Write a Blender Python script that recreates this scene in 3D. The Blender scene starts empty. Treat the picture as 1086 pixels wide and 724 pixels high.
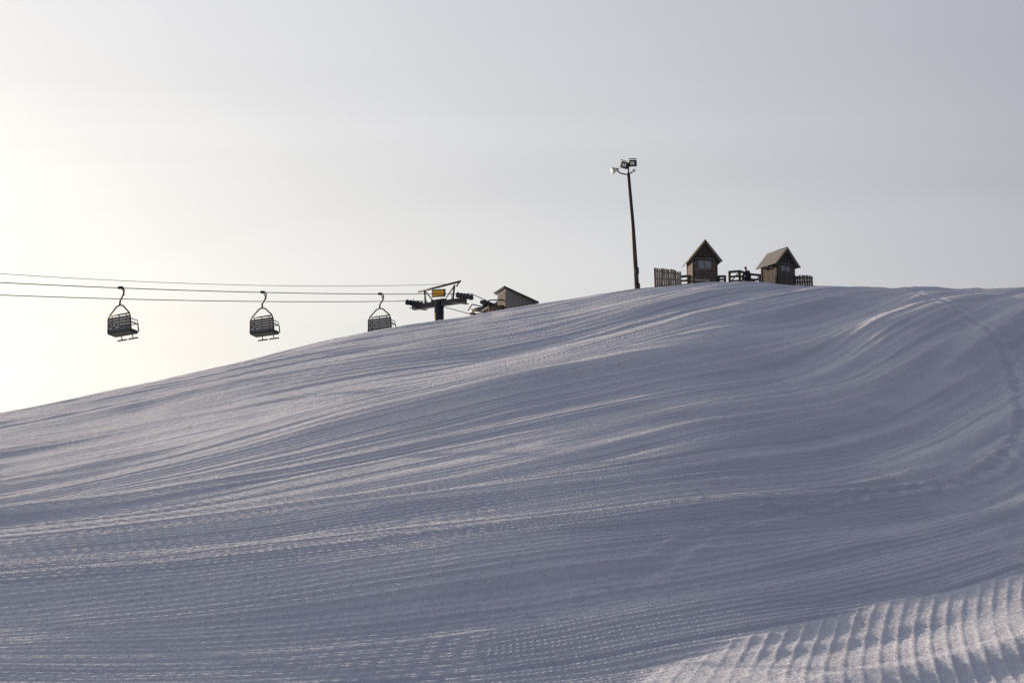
import bpy, math, random
import numpy as np
from mathutils import Vector, Matrix
random.seed(4)
scene = bpy.context.scene
R = math.radians
ZC = 1.7
PITCH = 11.72
SUN_AZ, SUN_EL = -49.0, 13.3     # degrees from +Y towards +X, elevation

# ------------------------------------------------------------------ utils
def link(o):
    scene.collection.objects.link(o); return o
def empty(name, loc, rz=0.0):
    e = bpy.data.objects.new(name, None); link(e)
    e.location = loc; e.rotation_euler = (0, 0, rz); e.empty_display_size = .3
    return e
def mesh_obj(name, verts, faces, mat=None, parent=None, smooth=False):
    me = bpy.data.meshes.new(name); me.from_pydata([tuple(v) for v in verts], [], faces); me.update()
    o = bpy.data.objects.new(name, me); link(o)
    if mat: me.materials.append(mat)
    if smooth:
        for p in me.polygons: p.use_smooth = True
    if parent: o.parent = parent
    return o
def box(name, c, s, mat, parent, rot=(0, 0, 0), bev=.012):
    x, y, z = s[0]/2, s[1]/2, s[2]/2
    v = [(-x,-y,-z),(x,-y,-z),(x,y,-z),(-x,y,-z),(-x,-y,z),(x,-y,z),(x,y,z),(-x,y,z)]
    f = [(0,3,2,1),(4,5,6,7),(0,1,5,4),(1,2,6,5),(2,3,7,6),(3,0,4,7)]
    o = mesh_obj(name, v, f, mat, parent); o.location = c; o.rotation_euler = rot
    if bev:
        b = o.modifiers.new('bev', 'BEVEL'); b.width = bev; b.segments = 1
    return o
def tube(name, pts, r, mat, parent=None, n=10, taper=None):
    pts = [Vector(p) for p in pts]; V = []; F = []
    up = Vector((0, 0, 1))
    for i, p in enumerate(pts):
        a = pts[max(i-1, 0)]; b = pts[min(i+1, len(pts)-1)]
        t = (b-a).normalized()
        ref = up if abs(t.z) < .9 else Vector((0, 1, 0))
        u = t.cross(ref).normalized(); w = t.cross(u)
        rr = r if taper is None else r+(taper-r)*i/(len(pts)-1)
        for k in range(n):
            an = 2*math.pi*k/n
            V.append(p+u*math.cos(an)*rr+w*math.sin(an)*rr)
    for i in range(len(pts)-1):
        for k in range(n):
            F.append((i*n+k, i*n+(k+1) % n, (i+1)*n+(k+1) % n, (i+1)*n+k))
    F.append(tuple(range(n))[::-1]); F.append(tuple((len(pts)-1)*n+k for k in range(n)))
    return mesh_obj(name, V, F, mat, parent, smooth=False if n < 7 else True)
def disc(name, c, r, th, mat, parent, axis='Z', n=24, hole=0.0):
    V = []; F = []
    rings = [(r, -th/2), (r, th/2), (hole if hole else .001, th/2), (hole if hole else .001, -th/2)]
    for rr, h in rings:
        for k in range(n):
            a = 2*math.pi*k/n
            p = (rr*math.cos(a), rr*math.sin(a), h)
            if axis == 'X': p = (p[2], p[0], p[1])
            V.append(p)
    for i in range(4):
        j = (i+1) % 4
        for k in range(n):
            F.append((i*n+k, i*n+(k+1) % n, j*n+(k+1) % n, j*n+k))
    o = mesh_obj(name, V, F, mat, parent); o.location = c
    return o

# -------------------------------------------------------------- materials
def new_mat(name):
    m = bpy.data.materials.new(name); m.use_nodes = True
    nt = m.node_tree; b = nt.nodes['Principled BSDF']
    return m, nt, b
def simple(name, col, rough=.6, metal=0.0, var=.25, scale=6.0, stretch=(1,1,1)):
    m, nt, b = new_mat(name); N = nt.nodes; L = nt.links
    tc = N.new('ShaderNodeTexCoord'); mp = N.new('ShaderNodeMapping'); mp.inputs['Scale'].default_value = stretch
    nz = N.new('ShaderNodeTexNoise'); nz.inputs['Scale'].default_value = scale; nz.inputs['Detail'].default_value = 4
    cr = N.new('ShaderNodeValToRGB')
    cr.color_ramp.elements[0].position = .3; cr.color_ramp.elements[1].position = .7
    cr.color_ramp.elements[0].color = (*[c*(1-var) for c in col], 1)
    cr.color_ramp.elements[1].color = (*[min(1, c*(1+var)) for c in col], 1)
    L.new(tc.outputs['Object'], mp.inputs['Vector']); L.new(mp.outputs['Vector'], nz.inputs['Vector'])
    L.new(nz.outputs['Fac'], cr.inputs['Fac']); L.new(cr.outputs['Color'], b.inputs['Base Color'])
    bp = N.new('ShaderNodeBump'); bp.inputs['Strength'].default_value = .3; bp.inputs['Distance'].default_value = .02
    L.new(nz.outputs['Fac'], bp.inputs['Height']); L.new(bp.outputs['Normal'], b.inputs['Normal'])
    b.inputs['Roughness'].default_value = rough; b.inputs['Metallic'].default_value = metal
    return m
M_wood = simple('weathered_wood', (.125, .10, .085), .85, 0, .4, 5, (6, 6, .6))
M_woodl = simple('pale_wood', (.22, .19, .16), .8, 0, .35, 5, (6, 6, .6))
M_woodd = simple('dark_wood', (.06, .048, .042), .8, 0, .4, 5, (.8, 6, 6))
M_roof = simple('roof_shingle', (.20, .19, .185), .75, 0, .3, 8)
M_steel = simple('dark_steel', (.04, .04, .045), .55, .2, .3, 8)
M_galv = simple('galvanised_steel', (.09, .09, .10), .55, .2, .2, 8)
M_white = simple('white_paint', (.72, .72, .70), .5, 0, .08, 4)
M_yellow = simple('yellow_paint', (.80, .42, .03), .5, 0, .1, 4)
M_rubber = simple('black_rubber', (.02, .02, .022), .6, 0, .2, 10)
M_glass = simple('window_glass', (.30, .33, .36), .1, 0, .05, 2)
M_sid = simple('grey_siding', (.26, .25, .24), .85, 0, .15, 4, (5, 5, .5))
M_jack = simple('dark_jacket', (.02, .025, .04), .8, 0, .3, 9)
M_skin = simple('skin', (.5, .32, .24), .5, 0, .05, 9)
M_pole = simple('pole_paint', (.055, .05, .05), .55, .2, .3, 6)
M_lens = simple('lamp_lens', (.7, .72, .74), .15, 0, .05, 3)

# ---------------------------------------------------------------- terrain
D = 136.0; Y0 = 28.0; EB = .0348
_s = np.array([-6, -3, -1.2, -.6, -.42, -.2607, -.1892, -.1413, -.0933, -.0547, -.0209, .0131, .0666, .1056, .1542, .198, .2641, .45, .8, 1.5, 3, 6])
_e = np.array([.04, .045, .08, .12, .146, .1690, .1822, .1932, .2052, .2140, .2200, .2254, .2342, .2378, .2357, .2357, .2368, .225, .17, .11, .05, .04])
_fs = np.linspace(-6, 6, 12001)
_fe = np.interp(_fs, _s, _e)
_k = np.exp(-.5*(np.arange(-40, 41)/14.0)**2); _k /= _k.sum()
_fe = np.convolve(np.pad(_fe, 40, mode='edge'), _k, mode='valid')
def ecrest(s): return np.interp(s, _fs, _fe)

rng = np.random.RandomState(7)
TAB = rng.rand(20, 256, 256)
def vn(x, y, k):
    xi = np.floor(x).astype(int); yi = np.floor(y).astype(int)
    fx = x-xi; fy = y-yi
    fx = fx*fx*fx*(fx*(fx*6-15)+10); fy = fy*fy*fy*(fy*(fy*6-15)+10)
    T = TAB[k]
    a = T[xi & 255, yi & 255]; b = T[(xi+1) & 255, yi & 255]
    c = T[xi & 255, (yi+1) & 255]; d = T[(xi+1) & 255, (yi+1) & 255]
    return (a*(1-fx)+b*fx)*(1-fy)+(c*(1-fx)+d*fx)*fy-.5
def sstep(a, b, x):
    t = np.clip((x-a)/(b-a), 0, 1); return t*t*(3-2*t)

PATH = np.array([(27.5,135),(25.6,122),(24.1,108.9),(24.3,97.8),(22.7,87.9),(19.9,76.1),(17.4,68.3),(14.6,61.5),(11.5,57.4),(8.6,53.3),(6.0,49.5),(4.25,45.6),(2.2,41.5),(-.2,37.6)])
def chaikin(P, n=3):
    for _ in range(n):
        Q = [P[0]]
        for a, b in zip(P[:-1], P[1:]):
            Q += [a*.75+b*.25, a*.25+b*.75]
        Q.append(P[-1]); P = np.array(Q)
    return P
PATH = chaikin(PATH, 2)
def path_dist(x, y):
    best = np.full(x.shape, 1e9); al = np.zeros(x.shape); acc = 0
    for a, b in zip(PATH[:-1], PATH[1:]):
        d = b-a; L = np.hypot(*d)
        t = np.clip(((x-a[0])*d[0]+(y-a[1])*d[1])/(L*L), 0, 1)
        px = a[0]+t*d[0]; py = a[1]+t*d[1]
        ds = np.hypot(x-px, y-py)
        m = ds < best
        best = np.where(m, ds, best); al = np.where(m, acc+t*L, al)
        acc += L
    return best, al

def groom(x):                       # sweep of the groomer passes
    xc = np.clip(x, -60, 16.0)
    F = 7.8*np.exp(xc/13.0)
    return F+np.clip(x-16.0, 0, None)*(.6*math.exp(16/13.0))
def u_main(x, y):
    w = 1.3*vn(x/22., y/22., 8)+.3*vn(x/7., y/7., 9)
    return y-groom(x)+w
def panel_mask(x, y):
    bx = np.interp(y, [20, 28, 35, 39, 44, 50], [-1.2, 1.0, 3.2, 6.2, 11.6, 22])
    bx = bx+.6*vn(x*.5, y*.5, 3)
    return sstep(-.3, .5, x-bx)
def u_panel(x, y):
    k = y-28
    return x-.13*k-.0055*k*k*np.sign(k)+.12*vn(x/5., y/6., 4)

def base_h(x, y):
    x = np.asarray(x, float); y = np.asarray(y, float)
    yc = np.clip(y, 15, D)
    s = np.clip(x/yc, -6, 6); ec = ecrest(s)
    t = (np.clip(y, 24, D)-Y0)/(D-Y0)
    G = 1-(1-t)**2
    yy = np.clip(y, 24, D)
    z = ZC+yy*(EB+(ec-EB)*G)
    z = z*np.where(y < 24, sstep(-6, 26, y)/sstep(-6, 26, 24.0), 1.0)
    w = np.clip(y-D, 0, 34)
    z = z+ec*(w-w*w/68.)
    w2 = np.clip(y-D-34, 0, None)
    z = z-np.where(w2 < 40, .15*w2*w2/80., .15*(w2-20))
    return np.maximum(z, -14)

def v_(x, y): return x*.8+y*.6
def detail_h(x, y, full=True):
    u = u_main(x, y); v = v_(x, y)
    gF = .6*np.exp(np.clip(x, -60, 16)/13.0)
    sc = 1/np.sqrt(1+gF*gF)**.5          # keep drift slopes bounded where passes bunch up
    near = sstep(8, 24, y)*(1-sstep(150, 175, y))*(1-sstep(80, 130, np.abs(x)))
    crest = 1-.75*sstep(105, 134, y)
    low = .8+.2*sstep(40, 75, y)
    pm = panel_mask(x, y)*(1-sstep(45, 50, y))
    z = 1.1*vn(x/19.+3, y/26., 0)*crest
    z += .98*vn(u/9.5, v/26., 1)*crest*low
    z += .50*vn(u/3.9, v/13.+7, 2)*sc*low*(1-.4*pm)
    z += .19*vn(u/1.7, v/9., 5)*sc*(1-.5*pm)
    z += .07*vn(u/.8, v/8., 6)*sc*(1-.7*pm)
    z += .03*vn(x/1.6, y/1.9, 10)
    z += .10*vn(x/3.6, y/4.9, 15)
    fr = np.abs(((u/4.3) % 1.0)-.5)*2
    z += .045*np.exp(-((fr-1)/.05)**2)*(1-pm)
    if full:
        wid = .30+.25*sstep(50, 75, y)
        q = np.abs(((u/.46) % 1.0)-.5)*2
        amp = np.clip(.9+.8*vn(np.floor(u/.46)*.37+5, v/18., 11)+.7*vn(x/6., y/6., 16), .3, 1.7)
        cor = .054*np.exp(-((q-1)/wid)**2)*amp*sc*(1-.4*sstep(60, 110, y))
        q2 = np.abs(((u/1.38+.2) % 1.0)-.5)*2
        cor += .045*np.exp(-((q2-1)/.28)**2)*np.clip(.6+1.8*vn(np.floor(u/1.38+.2)*.61+9, v/15., 18), 0, 1.5)*sc*sstep(45, 70, y)
        up = u_panel(x, y)
        q = np.abs(((up/.29) % 1.0)-.5)*2
        amp = np.clip(.8+.7*vn(np.floor(up/.29)*.37+5, y/3.5, 13)+.7*vn(x/2.5, y/3., 19), .2, 1.5)
        ridge = .0135*np.exp(-((q-1)/.20)**2)*amp
        fine = .002*np.cos(2*math.pi*y/.19+3*vn(x/.8, y/2., 17))
        z += cor*(1-pm)+(ridge+fine)*pm
        z += .007*vn(x/.24, y/.24, 14)*(1-sstep(50, 70, y))
        pd, al = path_dist(x, y)
        wv = .20+.06*vn(al/1.3, al*0, 3)
        fp = (1.35-.95*sstep(75, 105, al))*(.35+.65*sstep(14, 45, al))
        z += fp*(-.035*np.exp(-(pd/wv)**2)+.045*np.exp(-((pd-wv*2.0)/.14)**2)*(.5+1.4*vn(al/.45, pd*2, 4)))
        z += fp*.095*vn(x/.33, y/.33, 7)*np.exp(-(pd/.42)**2)
    return z*near
def H(x, y):
    x = np.asarray(x, float); y = np.asarray(y, float)
    return base_h(x, y)+detail_h(x, y, False)
def hz(x, y): return float(H(np.array([x]), np.array([y]))[0])

def seg(a, b, st): return list(np.arange(a, b, st))
geo = list(60*1.22**np.arange(1, 21))
xs = [-g for g in geo[::-1]]+seg(-60, -36, .8)+seg(-36, -15, .24)+seg(-15, -.5, .1)+seg(-.5, 11.5, .042)+seg(11.5, 18, .12)+seg(18, 30, .16)+seg(30, 37, .2)+seg(37, 60, .8)+[60]+geo
ygeo = list(180+10*1.35**np.arange(0, 18))
ys = [-g for g in (10*1.4**np.arange(1, 16))[::-1]]+seg(-10, 24, 1.0)+seg(24, 27.5, .2)+seg(27.5, 58, .08)+seg(58, 85, .105)+seg(85, 142, .17)+seg(142, 180, .8)+ygeo
xs = np.array(xs); ys = np.array(ys)
XX, YY = np.meshgrid(xs, ys)
ZZ = base_h(XX, YY)+detail_h(XX, YY, True)
ny, nx = XX.shape
co = np.stack([XX, YY, ZZ], -1).reshape(-1).astype(np.float32)
idx = np.arange(nx*ny).reshape(ny, nx)
fc = np.stack([idx[:-1, :-1], idx[:-1, 1:], idx[1:, 1:], idx[1:, :-1]], -1).reshape(-1).astype(np.int32)
nf = (nx-1)*(ny-1)
me = bpy.data.meshes.new('snow_hill')
me.vertices.add(nx*ny); me.vertices.foreach_set('co', co)
me.loops.add(nf*4); me.loops.foreach_set('vertex_index', fc)
me.polygons.add(nf); me.polygons.foreach_set('loop_start', np.arange(nf, dtype=np.int32)*4)
me.polygons.foreach_set('loop_total', np.full(nf, 4, dtype=np.int32))
me.update(); me.validate()
me.polygons.foreach_set('use_smooth', np.ones(nf, dtype=bool))
hill = link(bpy.data.objects.new('snow_hill', me))

m, nt, b = new_mat('groomed_snow'); N = nt.nodes; L = nt.links
b.inputs['Roughness'].default_value = .5
b.inputs['Specular IOR Level'].default_value = .4
tc = N.new('ShaderNodeTexCoord')
def math_n(op, a, b_=None):
    n = N.new('ShaderNodeMath'); n.operation = op
    for i, v in enumerate((a, b_)):
        if v is None: continue
        if isinstance(v, (int, float)): n.inputs[i].default_value = v
        else: L.new(v, n.inputs[i])
    return n.outputs[0]
n1 = N.new('ShaderNodeTexNoise'); n1.inputs['Scale'].default_value = .35; n1.inputs['Detail'].default_value = 3
L.new(tc.outputs['Object'], n1.inputs['Vector'])
cr = N.new('ShaderNodeValToRGB')
cr.color_ramp.elements[0].position = .3; cr.color_ramp.elements[0].color = (.78, .785, .86, 1)
cr.color_ramp.elements[1].position = .7; cr.color_ramp.elements[1].color = (.86, .86, .92, 1)
L.new(n1.outputs['Fac'], cr.inputs['Fac']); L.new(cr.outputs['Color'], b.inputs['Base Color'])
n2 = N.new('ShaderNodeTexNoise'); n2.inputs['Scale'].default_value = 3.2; n2.inputs['Detail'].default_value = 5; n2.inputs['Roughness'].default_value = .75
L.new(tc.outputs['Object'], n2.inputs['Vector'])
bp = N.new('ShaderNodeBump'); bp.inputs['Strength'].default_value = 1.0; bp.inputs['Distance'].default_value = .12
L.new(n2.outputs['Fac'], bp.inputs['Height']); L.new(bp.outputs['Normal'], b.inputs['Normal'])
me.materials.append(m); M_snow = m

# ----------------------------------------------------------- floodlight pole
def flood_pole(name, x, y, h=9.6, lean=-.55):
    z = hz(x, y)
    e = empty(name, (x, y, z-.05))
    tube('pole', [(0, 0, -.4), (lean*.5, 0, h*.5), (lean, 0, h-.9)], .17, M_pole, e, 12, .11)
    tube('collar', [(-.02, 0, 0), (-.03, 0, .5)], .22, M_pole, e, 12)
    tx = lean; tz = h-.9
    tube('curved_bracket', [(tx-.85, 0, tz+.25), (tx-.55, 0, tz+.02), (tx-.1, 0, tz-.05), (tx+.25, 0, tz+.1), (tx+.4, 0, tz+.35)], .05, M_steel, e, 8)
    tube('mast_tip', [(tx, 0, tz-.1), (tx, 0, tz+.75)], .06, M_steel, e, 8)
    tube('cross_bar', [(tx-.35, 0, tz+.55), (tx+.45, 0, tz+.6)], .04, M_steel, e, 8)
    tube('horn_light', [(tx-1.15, -.12, tz+.2), (tx-.98, -.08, tz+.27), (tx-.7, 0, tz+.36)], .27, M_white, e, 14, .07)
    tube('horn_lens', [(tx-1.19, -.13, tz+.185), (tx-1.153, -.12, tz+.198)], .255, M_lens, e, 14)
    for cx, cz, ry in ((tx-.30, tz+.66, .25), (tx+.3, tz+.80, -.1)):
        box('light_housing', (cx, .02, cz), (.56, .42, .48), M_steel, e, (.3, ry, .2), .04)
        box('light_lens', (cx-.02, -.195, cz-.06), (.30, .03, .24), M_lens, e, (.3, ry, .2), .01)
        box('light_visor', (cx, -.2, cz+.27), (.56, .3, .025), M_steel, e, (.45, ry, .2), .005)
    tube('lamp_stub', [(tx+.4, 0, tz+.3), (tx+.4, 0, tz+.15)], .12, M_white, e, 10)
    box('control_box', (-.05, -.22, 1.4), (.3, .2, .45), M_steel, e)
    return e
flood_pole('floodlight_pole', 9.0, 139.0)
flood_pole('floodlight_pole', -39.5, 70.0, 11.0, .1)

# -------------------------------------------------------------------- huts
def hut(x, y, rz, W=1.85, wall=1.95, rise=1.15, D_=1.75, name='wooden_hut'):
    z = hz(x, y)
    e = empty(name, (x, y, z-.1), rz)
    for sx in (-1, 1):
        for sy in (-1, 1):
            box('corner_post', (sx*(W/2-.06), sy*(D_/2-.06), wall/2-.2), (.13, .13, wall+.4), M_woodd, e)
    nb = 6; low = .95
    for i in range(nb):
        zc = .08+i*(low/nb)+low/nb/2
        box('front_board', (0, -D_/2+.03, zc), (W-.26, .04, low/nb-.015), M_wood, e)
    for i in range(int((wall-.05)/.15)):
        zc = .05+i*.15+.075
        for sx in (-1, 1):
            box('side_board', (sx*(W/2-.05), 0, zc), (.04, D_-.25, .135), M_wood, e)
        box('back_board', (0, D_/2-.05, zc), (W-.25, .04, .135), M_wood, e)
    wz0, wz1 = 1.08, wall-.25
    box('sill', (0, -D_/2+.0, wz0-.03), (W-.27, .14, .07), M_woodl, e)
    box('lintel', (0, -D_/2+.02, wz1+.13), (W-.27, .07, .2), M_wood, e)
    box('jamb_left', (-W/2+.27, -D_/2+.03, (wz0+wz1)/2), (.26, .05, wz1-wz0), M_wood, e)
    box('jamb_right', (W/2-.27, -D_/2+.03, (wz0+wz1)/2), (.26, .05, wz1-wz0), M_wood, e)
    ww = W-.82
    box('window_glass', (0, -D_/2+.06, (wz0+wz1)/2), (ww, .02, wz1-wz0-.02), M_glass, e, bev=0)
    for fx in (-ww/2+.03, 0, ww/2-.03):
        box('window_frame', (fx, -D_/2+.02, (wz0+wz1)/2), (.06, .05, wz1-wz0-.05), M_woodl, e)
    box('floor', (0, 0, .03), (W-.3, D_-.3, .06), M_woodd, e)
    for sy, nm in ((-1, 'front_gable'), (1, 'rear_gable')):
        yy = sy*(D_/2-.05)
        g = [(-W/2, yy-.03, wall+.02), (W/2, yy-.03, wall+.02), (0, yy-.03, wall+rise-.06),
             (-W/2, yy+.03, wall+.02), (W/2, yy+.03, wall+.02), (0, yy+.03, wall+rise-.06)]
        mesh_obj(nm, g, [(0, 1, 2), (5, 4, 3), (0, 3, 4, 1), (1, 4, 5, 2), (2, 5, 3, 0)], M_woodd, e)
    for k in range(5):
        bx = -W/2+.3+k*(W-.6)/4
        hh = (rise-.15)*(1-abs(bx)/(W/2))-.03
        box('gable_batten', (bx, -D_/2-.0, wall+.04+hh/2), (.05, .03, hh), M_wood, e, bev=.004)
    ov = .27; hw = W/2+ov; ang = math.atan2(rise, W/2); sl = hw/math.cos(ang)
    for sx in (-1, 1):
        cx = sx*hw/2; cz = wall+rise-(hw/2)*math.tan(ang)+.03
        box('roof_slope', (cx+sx*.01, 0, cz), (sl, D_+.5, .06), M_roof, e, (0, sx*ang, 0), .01)
        box('barge_board', (cx+sx*.01, -D_/2-.268, cz-.04), (sl, .03, .13), M_woodl, e, (0, sx*ang, 0), .006)
    tube('ridge_cap', [(0, -D_/2-.27, wall+rise+.06), (0, D_/2+.27, wall+rise+.06)], .05, M_roof, e, 8)
    return e
h1 = hut(13.75, 140.0, R(9))
h2 = hut(19.3, 140.5, R(33), W=1.75, wall=1.75, rise=1.0)

def picket_fence(p0, p1, h0, h1, n, name='picket_fence', w=.16):
    e = empty(name, (p0[0], p0[1], hz(*p0)))
    z0 = hz(*p0)
    an = math.atan2(p1[1]-p0[1], p1[0]-p0[0])
    for i in range(n):
        t = i/(n-1); x = (p1[0]-p0[0])*t; y = (p1[1]-p0[1])*t
        zz = hz(p0[0]+x, p0[1]+y)-z0; hh = h0+(h1-h0)*t+random.uniform(-.03, .03)
        box('picket', (x, y, zz+hh/2-.1), (w, .03, hh+.2), M_woodl if i % 3 else M_wood, e, (0, random.uniform(-.03, .03), an), .006)
    for fr in (.15, .5, .85):
        nrm = Vector((-math.sin(an), math.cos(an), 0))*.045
        a = Vector((0, 0, h0*fr))+nrm; b2 = Vector((p1[0]-p0[0], p1[1]-p0[1], hz(*p1)-z0+h1*fr))+nrm
        tube('rail', [a, b2], .06, M_wood, e, 6)
    return e
picket_fence((10.4, 140.6), (12.1, 139.4), 1.6, 1.15, 12, w=.165)
picket_fence((20.45, 141.0), (21.7, 140.2), 1.0, .8, 9)
def post_rail(p0, p1, h, n, name='wooden_railing', brace=False):
    e = empty(name, (p0[0], p0[1], hz(*p0))); z0 = hz(*p0); pts = []
    for i in range(n):
        t = i/(n-1); x = (p1[0]-p0[0])*t; y = (p1[1]-p0[1])*t
        zz = hz(p0[0]+x, p0[1]+y)-z0
        box('post', (x, y, zz+h/2-.1), (.17, .17, h+.2), M_wood, e)
        pts.append((x, y, zz))
    an = math.atan2(p1[1]-p0[1], p1[0]-p0[0])
    for a, b2 in zip(pts[:-1], pts[1:]):
        for fr, wd in ((1.0, .18), (.62, .15), (.28, .13)):
            c = ((a[0]+b2[0])/2, (a[1]+b2[1])/2-.105, (a[2]+b2[2])/2+h*fr-.08)
            Ls = math.hypot(b2[0]-a[0], b2[1]-a[1])
            box('rail', c, (Ls+.1, .04, wd), M_wood, e, (0, -math.atan2(b2[2]-a[2], Ls), an), .006)
        if brace:
            tube('brace', [(a[0], a[1]+.1, a[2]+.1), (b2[0], b2[1]+.1, b2[2]+h*.9)], .045, M_wood, e, 6)
    return e
post_rail((12.15, 139.9), (12.75, 139.9), .85, 2)
post_rail((14.9, 139.6), (15.35, 139.6), .6, 2)
post_rail((15.75, 140.2), (17.95, 140.2), .95, 4, brace=True)

# ---------------------------------------------------- person seated on bench
def person(x, y, rz):
    z = hz(x, y)
    bn = empty('wooden_bench', (x, y, z), rz)
    for i in range(3): box('seat_plank', (0, -.06+.13*i, .42), (1.1, .115, .05), M_wood, bn)
    for s in (-.45, .45):
        box('bench_leg', (s, .06, .15), (.08, .36, .5), M_woodd, bn)
    e = empty('person', (x, y, z), rz)
    P = {'pel': (0, .08, .57), 'ab': (0, .06, .76), 'ch': (0, -.02, .96), 'nk': (0, -.11, 1.12), 'hd0': (0, -.14, 1.18),
         'hl': (.11, .0, .54), 'kl': (.16, -.36, .54), 'al': (.16, -.42, .10), 'tl': (.17, -.60, .05),
         'hr': (-.11, .0, .54), 'kr': (-.16, -.36, .54), 'ar': (-.16, -.36, .10), 'tr': (-.17, -.54, .05),
         'sl': (.20, -.05, 1.04), 'el': (.27, -.18, .80), 'wl': (.13, -.36, .72),
         'sr': (-.20, -.05, 1.04), 'er': (-.27, -.18, .80), 'wr': (-.13, -.36, .72)}
    rad = {'pel': .17, 'ab': .17, 'ch': .20, 'nk': .08, 'hd0': .07, 'hl': .12, 'kl': .09, 'al': .07, 'tl': .055, 'hr': .12, 'kr': .09, 'ar': .07, 'tr': .055,
           'sl': .095, 'el': .075, 'wl': .05, 'sr': .095, 'er': .075, 'wr': .05}
    E = [('pel', 'ab'), ('ab', 'ch'), ('ch', 'nk'), ('nk', 'hd0'), ('pel', 'hl'), ('hl', 'kl'), ('kl', 'al'), ('al', 'tl'), ('pel', 'hr'), ('hr', 'kr'), ('kr', 'ar'), ('ar', 'tr'),
         ('ch', 'sl'), ('sl', 'el'), ('el', 'wl'), ('ch', 'sr'), ('sr', 'er'), ('er', 'wr')]
    for s, wk in ((1, 'wl'), (-1, 'wr')):
        w = Vector(P[wk]); P[wk+'p'] = tuple(w+Vector((-s*.03, -.06, -.03))); rad[wk+'p'] = .04; E.append((wk, wk+'p'))
        for k in range(4):
            P[wk+'f%d' % k] = tuple(w+Vector(((k-1.5)*.024-s*.03, -.13, -.07))); rad[wk+'f%d' % k] = .011; E.append((wk+'p', wk+'f%d' % k))
        P[wk+'t'] = tuple(w+Vector((-s*.08, -.07, -.03))); rad[wk+'t'] = .013; E.append((wk+'p', wk+'t'))
    keys = list(P); me = bpy.data.meshes.new('body')
    me.from_pydata([P[k] for k in keys], [(keys.index(a), keys.index(b2)) for a, b2 in E], [])
    o = link(bpy.data.objects.new('body', me)); o.parent = e; me.materials.append(M_jack)
    o.modifiers.new('skin', 'SKIN')
    for i, k in enumerate(keys):
        me.skin_vertices[0].data[i].radius = (rad[k], rad[k])
    me.skin_vertices[0].data[0].use_root = True
    sb = o.modifiers.new('sub', 'SUBSURF'); sb.levels = 2; sb.render_levels = 2
    V = []; F = []; nr, ns = 12, 16; c = Vector((0, -.17, 1.29))
    for j in range(nr+1):
        ph = math.pi*j/nr
        for k in range(ns):
            a = 2*math.pi*k/ns
            p = Vector((.078*math.sin(ph)*math.cos(a), .095*math.sin(ph)*math.sin(a), .12*math.cos(ph)))
            if p.z < 0: p.x *= 1+.9*p.z/.4*1.2
            if abs(p.x) < .018 and p.y < -.06 and -.04 < p.z < .02: p.y -= .022
            V.append(c+p)
    for j in range(nr):
        for k in range(ns):
            F.append((j*ns+k, (j+1)*ns+k, (j+1)*ns+(k+1) % ns, j*ns+(k+1) % ns))
    mesh_obj('head', V, F, M_skin, e, True)
    V2 = [c+(v-c)*1.14+Vector((0, .012, .01)) for v in V]
    F2 = [f for f in F if sum((V[i]-c).z for i in f)/4 > .02 or sum((V[i]-c).y for i in f)/4 > .03]
    mesh_obj('helmet', V2, F2, M_jack, e, True)
    for s in (-1, 1):
        disc('eye', (c.x+s*.03, c.y-.088, c.z+.005), .011, .008, M_rubber, e)
        box('ear', (c.x+s*.078, c.y+.005, c.z), (.02, .04, .055), M_skin, e, bev=.008)
    box('mouth', (c.x, c.y-.085, c.z-.06), (.04, .012, .008), M_rubber, e, bev=0)
    return e
person(16.95, 139.45, R(-50))

# --------------------------------------------------------------- chairlift
LD = Vector((.53, .85, 0)).normalized(); PERP = Vector((LD.y, -LD.x, 0))
TW = Vector((-6.0, 160.0, 0))
def rope_pt(t, side):
    p = TW+PERP*2.5*side-LD*t
    z = 38.6-.204*t+.0004*t*t
    return Vector((p.x, p.y, z))
LINE_RZ = math.atan2(LD.y, LD.x)-math.pi/2
TL = 96.0
rope = empty('lift_cable', (0, 0, 0))
tube('haul_rope_near', [rope_pt(t, 1) for t in np.linspace(-1, TL, 60)], .030, M_steel, rope, 6)
tube('haul_rope_far', [rope_pt(t, -1) for t in np.linspace(-1, TL, 60)], .030, M_steel, rope, 6)
tube('comm_line', [rope_pt(t, 0)+PERP*1.6+Vector((0, 0, .95-.02*t+.0003*t*t)) for t in np.linspace(0, TL, 60)], .018, M_steel, rope, 6)

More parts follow.
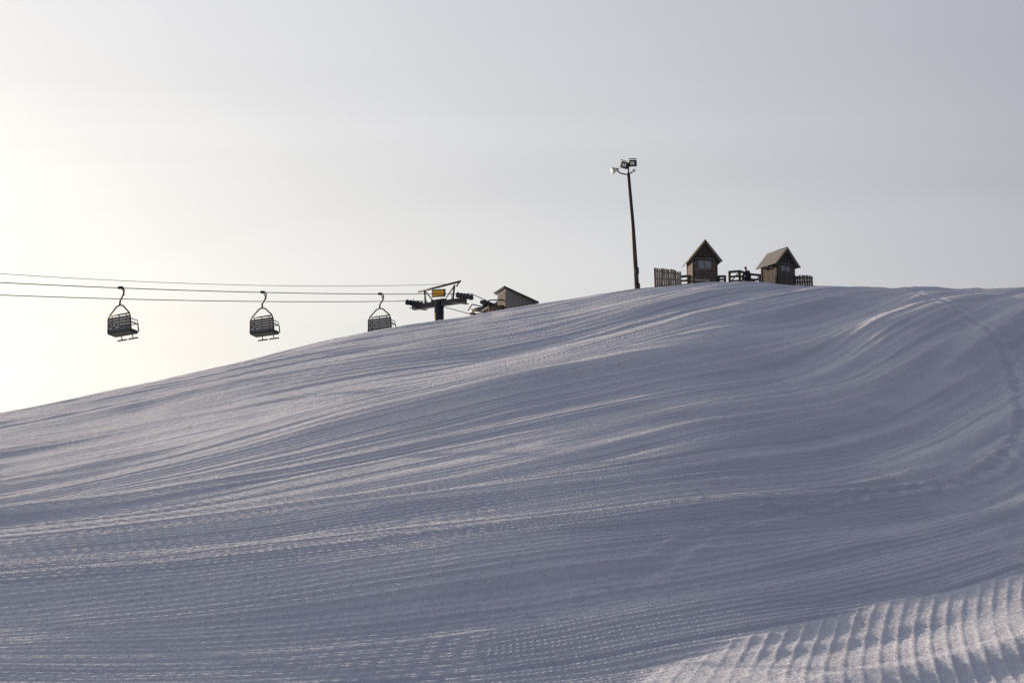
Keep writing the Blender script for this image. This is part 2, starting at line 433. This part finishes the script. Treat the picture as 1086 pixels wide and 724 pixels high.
def chair(t, side=1, yaw=0.0):
    p = rope_pt(t, side)
    e = empty('lift_chair', p, LINE_RZ+yaw)
    S = M_steel
    box('grip', (0, 0, .02), (.14, .36, .18), S, e, (.19, 0, 0))
    tube('hanger', [(0, 0, .02), (.22, 0, -.02), (.32, 0, -.16), (.30, 0, -.42), (.12, 0, -.68), (0, 0, -.85), (0, 0, -1.15)], .062, S, e, 8)
    tube('hanger_hook', [(-.02, .14, .0), (.1, .2, -.3), (.25, .1, -.5)], .035, S, e, 6)
    for s in (-1, 1):
        tube('side_frame', [(0, 0, -1.12), (s*.3, 0, -1.2), (s*.92, -.02, -1.74), (s*1.02, -.02, -2.0), (s*1.04, .02, -2.5), (s*1.06, .05, -2.84)], .052, S, e, 8)
        tube('arm_rest', [(s*1.04, 0, -2.32), (s*1.06, .62, -2.40), (s*1.06, .72, -2.88)], .045, S, e, 6)
    tube('cross_tube', [(-.92, -.02, -1.76), (.92, -.02, -1.76)], .05, S, e, 8)
    for i in range(5):
        z = -1.98-i*.165
        box('back_slat', (0, -.08+.03*i, z), (1.98, .04, .155), M_galv, e, (.18, 0, 0), .01)
    for x in (-.66, 0, .66):
        tube('back_stay', [(x, -.02, -1.76), (x, .08, -2.80)], .03, S, e, 6)
    box('seat_pan', (0, .35, -2.88), (2.08, .74, .19), M_rubber, e, (-.12, 0, 0), .04)
    for i in range(5):
        box('seat_slat', (0, .07+.13*i, -2.75-.014*i), (2.02, .11, .035), M_rubber, e, (-.12, 0, 0), .01)
    tube('restraint_bar', [(-1.0, -.05, -2.1), (-1.02, .6, -2.15), (-.85, .85, -2.3), (.85, .85, -2.3), (1.02, .6, -2.15), (1.0, -.05, -2.1)], .03, S, e, 6)
    for x in (-.5, .5):
        tube('foot_rest_drop', [(x, .68, -2.97), (x, .80, -3.22)], .035, S, e, 6)
        tube('foot_rest', [(x-.42, .80, -3.23), (x+.42, .80, -3.23)], .05, S, e, 6)
    return e
for t, yw in ((11.8, R(2)), (25.9, R(0)), (40.2, R(-4)), (54.5, 0), (68.8, 0)): chair(t, 1, yw)

def sheave_train(par, cx, cz, n, L, tilt=0.0):
    box('train_beam', (cx, 0, cz-.32), (.1, L, .16), M_steel, par, (tilt, 0, 0))
    for i in range(n):
        yy = -L/2+L*(i+.5)/n
        dz = yy*math.tan(tilt)
        disc('sheave', (cx+.02, yy, cz-.2+dz), .23, .12, M_rubber, par, 'X', 20, .05)
        disc('sheave_hub', (cx+.02, yy, cz-.2+dz), .1, .15, M_galv, par, 'X', 14)
    for s in (-1, 1):
        tube('bogie', [(cx, s*L*.25-.4, cz-.35+s*L*.25*math.tan(tilt)), (cx, s*L*.25+.4, cz-.35+s*L*.25*math.tan(tilt))], .07, M_steel, par, 6)

def lift_tower(p, gz, rz, top, n, slope, platform=True):
    e = empty('lift_tower', (p.x, p.y, gz), rz)
    h = top-gz
    tube('column', [(0, 0, -.6), (0, 0, h-.35)], .44, M_steel, e, 18, .38)
    disc('base_flange', (0, 0, .12), .75, .12, M_steel, e)
    box('cross_arm', (0, 0, h-.55), (5.2, .42, .42), M_steel, e)
    box('arm_cap', (0, 0, h-.28), (1.3, .6, .14), M_steel, e)
    for s in (-1, 1):
        sheave_train(e, s*2.5, h, n, 2.5, slope)
        if platform:
            box('catwalk', (s*2.05, 0, h-.72), (.35, 2.2, .06), M_steel, e, (slope, 0, 0))
            for yy in (-1.0, 1.0):
                tube('catwalk_post', [(s*1.9, yy, h-.7+yy*slope), (s*1.9, yy, h+.05+yy*slope)], .025, M_steel, e, 6)
    return e
gz = hz(TW.x, TW.y)
top = 38.6
tower = lift_tower(TW, gz, LINE_RZ, top, 5, R(6))
h = top-gz
for x in (-1.5, 1.5):
    tube('lifting_post', [(x*.9, 0, h-.35), (x, 0, h+.85)], .08, M_steel, tower, 8)
    tube('lifting_stay', [(x*.35, 0, h-.3), (x, 0, h+.8)], .05, M_steel, tower, 8)
tube('lifting_beam', [(-2.1, 0, h+.72), (0, 0, h+.9), (2.1, 0, h+1.1)], .09, M_steel, tower, 8)
tube('lifting_hook', [(2.0, 0, h+1.1), (1.7, 0, h+.7)], .06, M_steel, tower, 8)
box('yellow_sign', (.1, -.3, h+.30), (.95, .06, .48), M_yellow, tower, (0, .0, .3), .02)
box('sign_frame', (.1, -.25, h+.30), (1.2, .04, .66), M_steel, tower, (0, .0, .3), .02)
pl = rope_pt(TL-1, 0)
gz2 = hz(pl.x, pl.y)
tw2 = lift_tower(Vector((pl.x, pl.y, 0)), gz2, LINE_RZ, pl.z, 5, R(8))

bw = TW+LD*7.0+PERP*.5
gb = hz(bw.x, bw.y)
st = empty('bullwheel_station', (bw.x, bw.y, gb), LINE_RZ)
hb = top-gb+.1
disc('bullwheel_rim', (0, 0, hb-.1), 1.75, .24, M_steel, st, 'Z', 40, 1.5)
for k in range(6):
    a = math.pi*k/3
    tube('spoke', [(0, 0, hb-.1), (1.55*math.cos(a), 1.55*math.sin(a), hb-.1)], .08, M_steel, st, 6)
tube('bullwheel_mast', [(0, 0, -.5), (0, 0, hb+.5)], .38, M_steel, st, 16, .3)
box('carriage_beam', (.2, .2, hb+.42), (.6, 3.4, .3), M_steel, st, (R(-4), 0, 0), .05)
box('drive_cover', (.3, -.4, hb+.3), (1.2, 1.1, .5), M_steel, st, (R(14), 0, 0), .12)
for s in (-1, 1):
    tube('guard_rail', [(s*1.2, -1.6, hb-.1), (s*1.3, -.8, hb+.6), (s*1.0, 1.2, hb+.65)], .05, M_steel, st, 8)
for s in (-1, 1):
    a = rope_pt(-1, s); b2 = Vector((bw.x, bw.y, top))+PERP*1.75*s
    tube('return_rope', [a, b2], .032, M_steel, rope, 6)

# operator shed with mono-pitch roof
sx, sy = .30, 152.0
zs = hz(sx, sy)
sh = empty('operator_shed', (sx, sy, zs-.1), R(20))
W, DD = 2.35, 1.9
hl = 37.2-zs; hr = 36.35-zs
vv = [(-W/2, -DD/2, 0), (W/2, -DD/2, 0), (W/2, DD/2, 0), (-W/2, DD/2, 0), (-W/2, -DD/2, hl), (W/2, -DD/2, hr), (W/2, DD/2, hr), (-W/2, DD/2, hl)]
mesh_obj('walls', vv, [(0,3,2,1),(4,5,6,7),(0,1,5,4),(1,2,6,5),(2,3,7,6),(3,0,4,7)], M_sid, sh)
an = math.atan2(hl-hr, W)
box('roof', (.0, 0, (hl+hr)/2+.06), (W/math.cos(an)+.6, DD+.5, .09), M_roof, sh, (0, an, 0), .01)
box('fascia', (.0, -DD/2-.27, (hl+hr)/2+.03), (W/math.cos(an)+.6, .03, .18), M_woodd, sh, (0, an, 0), .005)
for i in range(11):
    x = -W/2+.08+i*(W-.16)/10
    ht = hl+(hr-hl)*(x+W/2)/W-.06
    box('batten', (x, -DD/2-.015, ht/2), (.045, .03, ht), M_sid, sh, bev=.004)
for i in range(7):
    box('side_batten', (-W/2-.015, -DD/2+.1+i*.28, hl/2-.05), (.03, .045, hl-.1), M_woodd, sh, bev=.004)
box('side_panel', (-W/2-.006, 0, hl/2-.05), (.01, DD-.02, hl-.12), M_woodd, sh, bev=0)
box('lean_to_deck', (-W/2-.75, -.1, hr-.55), (1.3, 1.6, .14), M_woodd, sh, (0, -.12, 0))
for yy in (-.75, .6):
    for xx in (-1.25, -.3):
        box('lean_to_post', (-W/2+xx, yy, (hr-.5)/2), (.12, .12, hr-.6), M_woodd, sh)
tube('lean_to_rail', [(-W/2-1.35, -.8, hr-.1), (-W/2-.05, -.8, hr+.05)], .05, M_steel, sh, 6)
tube('lean_to_rail_post', [(-W/2-1.3, -.8, hr-.7), (-W/2-1.35, -.8, hr-.08)], .05, M_steel, sh, 6)

# ------------------------------------------------------------------- light
az, el = R(SUN_AZ), R(SUN_EL)
sd = Vector((math.sin(az)*math.cos(el), math.cos(az)*math.cos(el), math.sin(el)))
sl = bpy.data.lights.new('sun', 'SUN'); sl.energy = 5.0; sl.angle = R(.5); sl.color = (1.0, .82, .64)
so = link(bpy.data.objects.new('sun', sl)); so.rotation_euler = sd.to_track_quat('Z', 'Y').to_euler()

w = bpy.data.worlds.new('World'); scene.world = w; w.use_nodes = True
nt = w.node_tree; N = nt.nodes; L = nt.links
bg = N['Background']; bg.inputs['Strength'].default_value = .1
sky = N.new('ShaderNodeTexSky'); sky.sky_type = 'NISHITA'; sky.sun_disc = False
sky.sun_elevation = el; sky.sun_rotation = az; sky.dust_density = 3.0; sky.air_density = 1.0
tc = N.new('ShaderNodeTexCoord')
def vm(op, a, b_=None):
    n = N.new('ShaderNodeVectorMath'); n.operation = op
    for i, v in enumerate((a, b_)):
        if v is None: continue
        if isinstance(v, (tuple, list, Vector)): n.inputs[i].default_value = tuple(v)
        else: L.new(v, n.inputs[i])
    return n
nrm = vm('NORMALIZE', tc.outputs['Generated']).outputs['Vector']
dot = vm('DOT_PRODUCT', nrm, tuple(sd)).outputs['Value']
dp = math_n('MAXIMUM', dot, 0.0)
sep = N.new('ShaderNodeSeparateXYZ'); L.new(nrm, sep.inputs[0])
def maprange(v, a, b_, c, d):
    mr = N.new('ShaderNodeMapRange'); mr.interpolation_type = 'SMOOTHSTEP'
    L.new(v, mr.inputs['Value'])
    for k, x in zip(('From Min', 'From Max', 'To Min', 'To Max'), (a, b_, c, d)): mr.inputs[k].default_value = x
    return mr.outputs['Result']
fall = math_n('MULTIPLY', maprange(sep.outputs['Z'], .42, .85, 1.0, .2), maprange(sep.outputs['Z'], .10, .42, 1.0, .88))
p2 = math_n('MULTIPLY', math_n('POWER', dp, 1.10), fall)
p8 = math_n('MULTIPLY', math_n('POWER', dp, 8.5), maprange(sep.outputs['Z'], .16, .42, 1.0, .45))
hz_ = math_n('MULTIPLY', math_n('POWER', dp, 3.4), maprange(sep.outputs['Z'], .15, .40, 1.0, 0.0))
zz = math_n('ADD', math_n('MAXIMUM', sep.outputs['Z'], 0.0), .12)
cx = math_n('DIVIDE', sep.outputs['X'], zz); cy = math_n('DIVIDE', sep.outputs['Y'], zz)
cmb = N.new('ShaderNodeCombineXYZ'); L.new(math_n('MULTIPLY', cx, .55), cmb.inputs[0]); L.new(math_n('MULTIPLY', cy, 1.9), cmb.inputs[1])
cn = N.new('ShaderNodeTexNoise'); cn.inputs['Scale'].default_value = .9; cn.inputs['Detail'].default_value = 4; cn.inputs['Distortion'].default_value = .6
L.new(cmb.outputs[0], cn.inputs['Vector'])
cl = math_n('ADD', math_n('MULTIPLY', math_n('SUBTRACT', cn.outputs['Fac'], .5), .34), 1.0)
def scol(c, f):
    n = vm('SCALE', c)
    if f is not None: L.new(f, n.inputs['Scale'])
    return n.outputs['Vector']
acc = vm('ADD', scol((7.75, 7.6, 7.3), p2), scol((4.6, 4.0, 2.5), p8)).outputs['Vector']
acc = vm('ADD', acc, scol((3.4, 2.6, .9), hz_)).outputs['Vector']
acc = vm('ADD', acc, (.80, .88, 1.32)).outputs['Vector']
acc = scol(acc, cl)
nsk = N.new('ShaderNodeVectorMath'); nsk.operation = 'SCALE'; L.new(sky.outputs['Color'], nsk.inputs[0]); nsk.inputs['Scale'].default_value = .3
tot = vm('ADD', acc, nsk.outputs['Vector']).outputs['Vector']
L.new(tot, bg.inputs['Color'])

# ------------------------------------------------------------------ camera
cam = bpy.data.cameras.new('camera'); cam.lens = 70; cam.sensor_width = 36; cam.clip_end = 8000; cam.clip_start = .1
co_ = link(bpy.data.objects.new('camera', cam)); co_.location = (0, 0, ZC); co_.rotation_euler = (R(90+PITCH), 0, 0)
scene.camera = co_
scene.view_settings.view_transform = 'Standard'; scene.view_settings.look = 'None'
scene.view_settings.exposure = 0; scene.view_settings.gamma = 1
